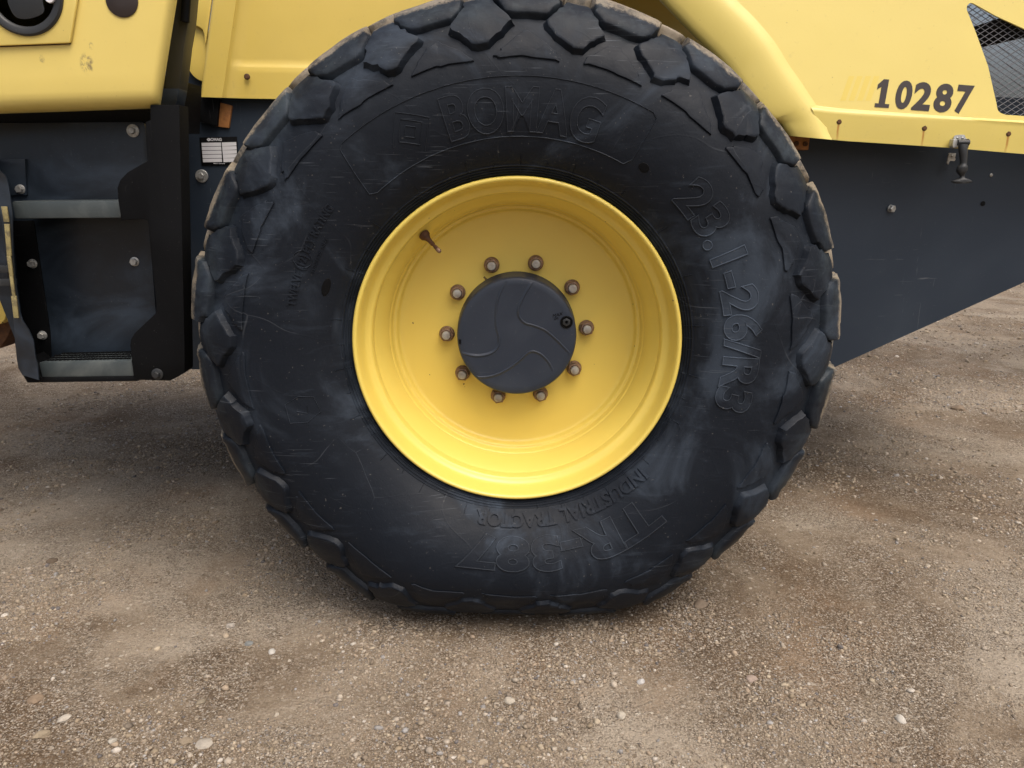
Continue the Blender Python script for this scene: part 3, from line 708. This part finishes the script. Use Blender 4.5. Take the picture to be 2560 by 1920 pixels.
# hub -----------------------------------------------------------
cap=lathe('hub_cap',[(.1415,-.1755),(.1415,-.168),(.1405,-.150),(.1385,-.108),(.1375,-.100),(.1350,-.0955),(.1335,-.0945),(.12,-.0945),(.05,-.0945)],'cap',wheel,96,None,sharp=60)
ctrp=P(1080+797/3.77,600+930/3.77,.0945)
def HZ(x,y,yy=.0938):
    p=P(1080+x/3.77,600+y/3.77,.0945); a_,b_=p.x-ctrp.x,p.z-ctrp.z; q_=min(1,.1315/max(1e-6,math.hypot(a_,b_))); return (a_*q_,yy,b_*q_)
for pts in (((703,398),(650,500),(612,620),(603,750),(612,850),(632,930),(625,1010),(580,1070),(500,1100),(400,1108),(262,1080)),((957,400),(890,500),(840,600),(812,680),(830,750),(880,797),(960,820),(1060,860),(1160,940),(1240,1020),(1305,1090)),((385,1305),(500,1305),(620,1275),(740,1210),(840,1130),(900,1075),(950,1062),(1010,1080),(1060,1120),(1110,1180),(1140,1250))):
    sm=smoothpts(pts,4); rows=[]
    for i,(x,y) in enumerate(sm):
        a=sm[max(0,i-1)];b=sm[min(len(sm)-1,i+1)]; dx,dy=b[0]-a[0],b[1]-a[1]; Ln=math.hypot(dx,dy); nx,ny=-dy/Ln,dx/Ln
        tpz=min(1,i/4,(len(sm)-1-i)/4)+.05
        rows.append([Vector(HZ(x+nx*w_,y+ny*w_,.0945-hh*tpz)) for w_,hh in ((-11,-.001),(-5,.0016),(0,.0024),(4,.0018),(14,.0008),(26,-.001))])
    loft('cap_rib',rows,'cap',cap)
x,_,z=HZ(1265,788)
pg=lathe('plug_ring',[(.0145,-.001),(.0145,.0022),(.0120,.0030),(.0105,.0012)],'black',cap,28,(x,.0945,z))
lathe('plug_or_hole',[(.0095,.0),(.0095,.0040),(.0070,.0050),(.0042,.0050),(.0036,.001)],'grey',cap,6,(x,.0945,z))
x,_,z=HZ(262,972); box('cap_notch',(x,.096,z),(.005,.006,.010),'black',cap)
vs,fs=textmesh('MAX',.011,.0006,grid=0); x,_,z=HZ(1180,735)
fixn(link('cap_lettering',[(x+a*.97+b*.1,.0942-c,z+b+a*.25) for a,b,c in vs],fs,'black',cap))
vs,fs=textmesh('OIL',.008,.0006,grid=0); x,_,z=HZ(1170,765)
fixn(link('cap_lettering',[(x+a*.97,.0942-c,z+b+a*.25) for a,b,c in vs],fs,'black',cap))
# wheel nuts: flange nut (mesh) with its stud end
nut0=None
for k in range(10):
    a=R(87.5+36*k-180/10*0); loc=(.1675*math.sin(a),.1755,.1675*math.cos(a))
    if nut0 is None:
        nut0=lathe('wheel_nut',[(.0178,0),(.0190,.002),(.0186,.006),(.0165,.0085),(.0158,.022),(.0145,.0255),(.0113,.0262),(.0110,.0225),(.0104,.0225),(.0103,.0270),(.0096,.0292),(.0050,.0300)],'rusty',wheel,6,loc,None,0,False)
        # round flange and stud have more sides than the hexagon: rebuild as two shells in one mesh
        vs=[];fs=[];mi=[]
        def shell(pr,sg,m_):
            k0=len(vs)
            for r_,h_ in pr:
                for i in range(sg): b=2*PI*i/sg; vs.append((r_*math.sin(b),-h_,r_*math.cos(b)))
            for i in range(len(pr)-1):
                for j in range(sg): fs.append((k0+i*sg+j,k0+i*sg+(j+1)%sg,k0+(i+1)*sg+(j+1)%sg,k0+(i+1)*sg+j)); mi.append(m_)
            fs.append(tuple(k0+(len(pr)-1)*sg+j for j in range(sg))); mi.append(m_)
        shell([(.0176,-.001),(.0186,.002),(.0184,.0065),(.0168,.0088),(.014,.009)],28,0)
        shell([(.0172,.008),(.0172,.020),(.0158,.0235),(.0125,.0245)],6,0)
        shell([(.0118,.0240),(.0116,.0260),(.0114,.0252)],24,2)
        shell([(.0105,.0200),(.0104,.0285),(.0092,.0308),(.0045,.0318)],24,1)
        me=bpy.data.meshes.new('wheel_nut'); me.from_pydata(vs,[],fs); me.materials.append(M['rusty']); me.materials.append(M['stud']); me.materials.append(M['rust'])
        me.polygons.foreach_set('material_index',mi); me.update()
        bm=bmesh.new(); bm.from_mesh(me); bmesh.ops.recalc_face_normals(bm,faces=bm.faces); bm.to_mesh(me); bm.free()
        me.polygons.foreach_set('use_smooth',[True]*len(me.polygons)); me.set_sharp_from_angle(angle=R(35)); nut0.data=me; o=nut0
    else:
        o=nut0.copy(); col.objects.link(o); o.parent=wheel; o.location=loc
    o.rotation_euler=(0,random.random()*6,0)
# valve stem
a=R(318.7); rv=Vector((math.sin(a),0,math.cos(a)))
b0=rv*.309+Vector((0,.078,0)); dr_=(-rv*.80+Vector((0,-.45,0))+Vector((.10,0,0))).normalized()
vs_=[b0+dr_*t*.85 for t in (-.004,.004,.006,.014,.020,.036,.037,.044,.045,.054)]
tube('valve_stem',vs_,[.0125,.0120,.0100,.0066,.0052,.0048,.0036,.0036,.0046,.0044],'rust',wheel,18)
tube('valve_cap',[b0+dr_*t*.85 for t in (.053,.0545,.064,.066)],[.0040,.0050,.0047,.003],'rusty',wheel,14)
# axle housing behind the wheel
lathe('axle',[(.16,0),(.16,.5),(.20,.6),(.20,1.4)],'black',roller,32,(0,1.85,AX))
# ---------------------------------------------------------------- ground
def ax_coords(lo,hi,step,far_,g=1.12):
    mid=list(np.arange(lo,hi,step)); a=[];x=lo;s_=step
    while x>-far_: s_*=g; x-=s_; a.append(x)
    b=[];x=mid[-1];s_=step
    while x<far_: s_*=g; x+=s_; b.append(x)
    return np.array(a[::-1]+mid+b)
xs=ax_coords(-1.9,2.6,.012,160); ys=ax_coords(-.75,2.2,.012,260)
rngn=np.random.default_rng(3)
TAB=rngn.random((256,256))
def vnoise(x,y):
    xi=np.floor(x).astype(int);yi=np.floor(y).astype(int);fx=x-xi;fy=y-yi
    fx=fx*fx*(3-2*fx);fy=fy*fy*(3-2*fy); g=lambda a,b:TAB[a&255,b&255]
    return (g(xi,yi)*(1-fx)+g(xi+1,yi)*fx)*(1-fy)+(g(xi,yi+1)*(1-fx)+g(xi+1,yi+1)*fx)*fy
def fbm(x,y,o=5,l=2.03,gn=.5):
    t=0;a=1;n_=0
    for i in range(o): t=t+a*vnoise(x+17*i,y+31*i); n_+=a; a*=gn; x=x*l;y=y*l
    return t/n_
def gh(x,y):
    x=np.asarray(x,float);y=np.asarray(y,float)
    h=(fbm(x*1.1+5,y*1.1,4)-.5)*.045
    rough=np.clip((fbm(x*1.7+40,y*1.7+9,3)-.45)*5,0.15,1)
    h+=(fbm(x*9,y*9,4)-.5)*.016*rough
    h+=(fbm(x*42,y*42,3,gn=.65)-.5)*.0125*rough
    # flat and slightly pressed where the tyre stands
    d=np.sqrt((x/.42)**2+((y-.25)/.36)**2); k=np.clip((d-.8)/.7,0,1); k=k*k*(3-2*k)
    rim=np.exp(-((d-1.15)/.16)**2)*.006*fbm(x*12,y*12,3)*1.8
    return h*k+.007*(1-k)+rim+.005*k
GX,GY=np.meshgrid(xs,ys); GZ=gh(GX,GY)
nx_,ny_=len(xs),len(ys)
vert=np.stack([GX,GY,GZ],-1).reshape(-1,3)
ii=np.arange((nx_-1)*(ny_-1)); ix=ii%(nx_-1); iy=ii//(nx_-1); q=iy*nx_+ix
quads=np.stack([q,q+1,q+nx_+1,q+nx_],1)
def fastmesh(name,v,f):
    me=bpy.data.meshes.new(name); k=f.shape[1]
    me.vertices.add(len(v)); me.vertices.foreach_set('co',v.astype(np.float32).ravel())
    me.loops.add(f.size); me.loops.foreach_set('vertex_index',f.astype(np.int32).ravel())
    me.polygons.add(len(f)); me.polygons.foreach_set('loop_start',np.arange(0,f.size,k,dtype=np.int32))
    try: me.polygons.foreach_set('loop_total',np.full(len(f),k,dtype=np.int32))
    except Exception: pass
    me.update(calc_edges=True); o=bpy.data.objects.new(name,me); col.objects.link(o); return o
gr=fastmesh('ground',vert,quads); gr['kind']='structure'
gr.data.polygons.foreach_set('use_smooth',[True]*len(gr.data.polygons))
n=N('packed_dirt')
def vor(scale,rnd=1.0):
    v=n.n('ShaderNodeTexVoronoi'); v.inputs['Scale'].default_value=scale; v.inputs['Randomness'].default_value=rnd
    d=n.n('ShaderNodeTexNoise'); d.inputs['Scale'].default_value=scale*.8; d.inputs['Detail'].default_value=1; n.l(n.co,d.inputs[0])
    q=n.n('ShaderNodeVectorMath',operation='SCALE'); n.l(d.outputs[1],q.inputs[0]); q.inputs['Scale'].default_value=.9/scale
    w_=n.n('ShaderNodeVectorMath',operation='ADD'); n.l(n.co,w_.inputs[0]); n.l(q.outputs[0],w_.inputs[1]); n.l(w_.outputs[0],v.inputs['Vector'])
    s3=n.n('ShaderNodeSeparateColor'); n.l(v.outputs['Color'],s3.inputs[0]); return v.outputs['Distance'],s3.outputs[0],s3.outputs[1]
m1=n.noise(1.2,7,.68,.6); m2=n.noise(3.5,6,.68,.4); m3=n.noise(30,6,.75); m4=n.noise(110,4,.8)
dA,rA,gA=vor(170); dB,rB,gB=vor(330); dC,rC,gC=vor(75)
loose=n.ramp(m2,.40,.60,.25,1)
c=n.mix(n.ramp(m1,.38,.62),(.125,.086,.053),(.300,.246,.182))
c=n.mix(n.ramp(n.noise(2.1,4,.6),.50,.68,0,.45),c,(.24,.155,.092))
c=n.mix(n.ramp(n.noise(5.5,6,.72,.5),.55,.70,0,.55),c,(.105,.070,.042))
c=n.mix(n.ramp(n.noise(1.3,5,.6,.8),.52,.66,0,.6),c,(.39,.34,.27))
c=n.mix(n.ramp(m3,.50,.72,0,.50),c,(.105,.072,.045))
c=n.mix(n.ramp(m4,.46,.30,0,.55),c,(.065,.045,.030))
c=n.mix(n.math('MULTIPLY',n.ramp(gB,.55,.9,0,.8),loose),c,(.43,.37,.295))
c=n.mix(n.math('MULTIPLY',n.ramp(rB,.70,.95,0,.7),loose),c,(.10,.072,.05))
kA=n.math('MULTIPLY',n.ramp(dA,.35,.6,1,0),loose)
c=n.mix(n.math('MULTIPLY',n.ramp(rA,.62,.8,0,.85),kA),c,n.mix(gA,(.34,.27,.20),(.58,.52,.44)))
c=n.mix(n.math('MULTIPLY',n.ramp(rA,.30,.15,0,.7),kA),c,(.13,.10,.075))
kC=n.math('MULTIPLY',n.ramp(dC,.30,.42,1,0),n.ramp(rC,.86,.88,0,.9))
c=n.mix(kC,c,n.mix(gC,(.20,.155,.11),(.50,.44,.36)))
hA=n.math('MULTIPLY',n.ramp(dA,.0,.7,1,0),loose); hB=n.math('MULTIPLY',n.ramp(dB,.0,.7,1,0),loose)
b=n.bump(m3,.6,.012); b=n.bump(kC,.6,.004,b); b=n.bump(hA,.85,.0045,b); b=n.bump(hB,.7,.002,b); b=n.bump(m4,.7,.004,b)
M['dirt']=n.out(c,.95,b,spec=.12); gr.data.materials.append(M['dirt'])
# gravel: irregular pebbles, one mesh ("stuff")
phi_=(1+5**.5)/2
ico=np.array([(-1,phi_,0),(1,phi_,0),(-1,-phi_,0),(1,-phi_,0),(0,-1,phi_),(0,1,phi_),(0,-1,-phi_),(0,1,-phi_),(phi_,0,-1),(phi_,0,1),(-phi_,0,-1),(-phi_,0,1)])/1.902
icf=np.array([(0,11,5),(0,5,1),(0,1,7),(0,7,10),(0,10,11),(1,5,9),(5,11,4),(11,10,2),(10,7,6),(7,1,8),(3,9,4),(3,4,2),(3,2,6),(3,6,8),(3,8,9),(4,9,5),(2,4,11),(6,2,10),(8,6,7),(9,8,1)])
def scatter(count,x0,x1,y0,y1,smin,smax,power,patch):
    x=rng.uniform(x0,x1,count); y=rng.uniform(y0,y1,count)
    dens=fbm(x*1.5+3,y*1.5+8,4); dens2=fbm(x*6,y*6+50,3)
    keep=rng.random(count)<np.clip((dens*.65+dens2*.35-.45)*patch+.22,.045,1)
    # only what lies within the view, with a margin
    D=y-CAM[1]; keep&=np.abs(x)<D*.80+.25
    x,y=x[keep],y[keep]; d=rng.random(len(x))
    return x,y,smin*(1-d*(1-(smin/smax)**power))**(-1/power)
parts=[scatter(230000,-1.4,1.6,-.62,.6,.0013,.0085,2.7,8),scatter(90000,-2.2,3.0,.5,2.6,.0022,.010,2.6,7),scatter(40000,-3,7,2.2,7.5,.0035,.016,2.4,6)]
ta=rng.uniform(0,2*PI,5200); td=rng.normal(1.16,.13,5200)      # loose grit pushed up round the foot of the tyre
parts.append((td*.42*np.cos(ta),.25+td*.36*np.sin(ta),.0016+.0035*rng.random(5200)**3))
x=np.concatenate([p[0] for p in parts]);y=np.concatenate([p[1] for p in parts]);s_=np.concatenate([p[2] for p in parts])
# keep pebbles out from under the tyre
k=~((np.abs(x)<.20)&(y>.05)&(y<.45)); x,y,s_=x[k],y[k],s_[k]
nP=len(x); print('pebbles',nP)
sv=ico[None]*rng.uniform(.62,1.28,(nP,12,1))
sv=sv*np.stack([rng.uniform(.8,1.35,nP),rng.uniform(.7,1.1,nP),rng.uniform(.45,.85,nP)],1)[:,None,:]
an=rng.uniform(0,2*PI,nP); ca,sa=np.cos(an)[:,None],np.sin(an)[:,None]
tl=rng.uniform(-.4,.4,nP); ct,st_=np.cos(tl)[:,None],np.sin(tl)[:,None]
X0,Y0,Z0=sv[...,0],sv[...,1],sv[...,2]
Y1=Y0*ct-Z0*st_; Z1_=Y0*st_+Z0*ct
Xr=X0*ca-Y1*sa; Yr=X0*sa+Y1*ca
V=np.stack([Xr*s_[:,None]+x[:,None],Yr*s_[:,None]+y[:,None],Z1_*s_[:,None]+(gh(x,y)+s_*rng.uniform(-.15,.40,nP))[:,None]],-1).reshape(-1,3)
# small grains keep eight faces, larger ones twenty
small=s_<.0034
OCT=np.array([0,3,4,6,9,10]); 
o6=np.array([(1,0,0),(-1,0,0),(0,1,0),(0,-1,0),(0,0,1),(0,0,-1)]); of=np.array([(0,2,4),(2,1,4),(1,3,4),(3,0,4),(2,0,5),(1,2,5),(3,1,5),(0,3,5)])
ns_=int(small.sum()); V=V.reshape(nP,12,3)
so_=o6[None]*rng.uniform(.75,1.3,(ns_,6,1))*np.array([1.1,.9,.62])
an=rng.uniform(0,2*PI,ns_)[:,None]; Xr=so_[...,0]*np.cos(an)-so_[...,1]*np.sin(an); Yr=so_[...,0]*np.sin(an)+so_[...,1]*np.cos(an)
zz=(gh(x[small],y[small])+s_[small]*rng.uniform(-.1,.4,ns_))[:,None]
VS=np.stack([Xr*s_[small][:,None]*1.15+x[small][:,None],Yr*s_[small][:,None]*1.15+y[small][:,None],so_[...,2]*s_[small][:,None]+zz],-1).reshape(-1,3)
VB=V[~small].reshape(-1,3); nb_=nP-ns_
F=np.concatenate([(icf[None]+np.arange(nb_)[:,None,None]*12).reshape(-1,3),(of[None]+np.arange(ns_)[:,None,None]*6).reshape(-1,3)+len(VB)])
V=np.concatenate([VB,VS]); print('tris',len(F))
gv=fastmesh('gravel',V,F); gv['kind']='stuff'
pal=1.12*np.array([(.36,.31,.25),(.30,.245,.18),(.22,.175,.13),(.42,.38,.33),(.17,.14,.11),(.30,.235,.17),(.28,.27,.26),(.36,.30,.22),(.13,.12,.12),(.24,.19,.13)])
wt=np.array([.12,.18,.20,.04,.08,.12,.05,.10,.04,.07])
pc=pal[rng.choice(len(pal),nP,p=wt/wt.sum())]*rng.uniform(.75,1.15,(nP,1))
ca_=gv.data.attributes.new('tint','FLOAT_COLOR','POINT'); cc=np.ones((len(V),4)); cc[:,:3]=np.concatenate([np.repeat(pc[~small],12,0),np.repeat(pc[small],6,0)]); ca_.data.foreach_set('color',cc.astype(np.float32).ravel())
n=N('pebble'); at=n.n('ShaderNodeAttribute',attribute_name='tint').outputs['Color']
M['pebble']=n.out(n.mix(n.ramp(n.noise(300,3),.4,.7,0,.35),at,(.25,.2,.14)),.85,spec=.25); gv.data.materials.append(M['pebble'])
# single stones one can point at
STONES=[((1274,1747),.0125,(.55,.49,.40),'cream angular pebble alone on the dirt below the middle of the tyre'),
((1386,1794),.0075,(.50,.45,.38),'small round off-white pebble, right of and below the cream angular one'),
((1553,1791),.0115,(.56,.50,.41),'pale tan pebble lying beside a dark patch, below right of the tyre'),
((1207,1898),.0095,(.48,.39,.28),'flat tan pebble at the bottom edge, below the centre of the tyre'),
((1878,1703),.0150,(.42,.33,.27),'pinkish flat stone set in pale fine gravel, front right'),
((2250,1804),.0125,(.60,.56,.49),'white angular stone alone in the lower right of the yard'),
((1602,1703),.0095,(.56,.54,.52),'small white stone in the bright gravel patch right of centre'),
((162,1802),.0125,(.55,.49,.41),'white sharp-edged stone near the lower left corner'),
((281,1853),.0090,(.50,.46,.39),'small pale round pebble at the lower left, right of the sharp-edged stone'),
((465,1852),.0140,(.34,.27,.19),'rounded brown pebble against the pale flat slab'),
((510,1860),.0190,(.46,.41,.34),'large pale flat slab at the front left'),
((577,1564),.0115,(.50,.45,.39),'light oval stone on brown dirt, left of the whitish gravel patch'),
((679,1625),.0100,(.58,.55,.50),'white chipped pebble inside the gravel patch left of the tyre'),
((622,1606),.0120,(.26,.27,.26),'grey flat sliver of stone inside the gravel patch left of the tyre'),
((502,1755),.0110,(.30,.25,.18),'olive brown stone casting a dark shadow, front left'),
((90,1753),.0190,(.30,.22,.15),'flat tan stone half sunk in dirt at the left edge'),
((104,1842),.0160,(.36,.29,.20),'tan stone below the half sunk one at the left edge'),
((132,1409),.0150,(.16,.12,.085),'dark brown lump of earth at the left, level with the tyre bottom'),
((247,1357),.0130,(.36,.31,.25),'pale stone of the pair lying in the shade left of the tyre'),
((267,1356),.0095,(.30,.25,.19),'smaller stone of the pair lying in the shade left of the tyre'),
((2395,1030),.0330,(.27,.205,.145),'crumbled clod of dry earth out on the right side of the yard'),
((1750,1520),.0230,(.27,.21,.155),'clod of pale earth beside the right foot of the tyre')]
for i,((u,v),s0,cl_,lab) in enumerate(STONES):
    g=G(u,v); r2=random.Random(i*13+5)
    bm=bmesh.new(); bmesh.ops.create_icosphere(bm,subdivisions=3,radius=1)
    dirs=[Vector((r2.gauss(0,1),r2.gauss(0,1),r2.gauss(0,1))).normalized() for _ in range(11)]
    sc=Vector((r2.uniform(.95,1.25),r2.uniform(.8,1.0),r2.uniform(.5,.7)))
    if 'flat' in lab: sc.z=.35
    for v_ in bm.verts:
        d=v_.co.normalized(); m_=1.0
        for dd in dirs:                     # flat facets
            t_=d.dot(dd)
            if t_>.0: m_=min(m_,.80/t_)
        m_*=1+.07*noise.noise(d*2.5+Vector((i,0,0)))
        v_.co=Vector((d.x*sc.x,d.y*sc.y,d.z*sc.z))*m_*s0*.90
    me=bpy.data.meshes.new('stone'); bm.to_mesh(me); bm.free(); me.polygons.foreach_set('use_smooth',[True]*len(me.polygons)); me.set_sharp_from_angle(angle=R(28))
    n=N('stone_surface'); cl_=tuple(a*.80 for a in cl_); cN=n.mix(n.ramp(n.noise(120,5,.7),.4,.7,0,.6),cl_,tuple(a*.6 for a in cl_)); me.materials.append(n.out(cN,.85,n.bump(n.noise(200,4),.4,.001),spec=.25))
    o=bpy.data.objects.new('stone',me); col.objects.link(o)
    o.location=(g.x,g.y,float(gh(g.x,g.y))+s0*sc.z*.22); o.rotation_euler=(0,0,r2.uniform(0,6))
    o['label']=lab; o['category']='stone'; o['group']='larger stones lying loose on the yard'
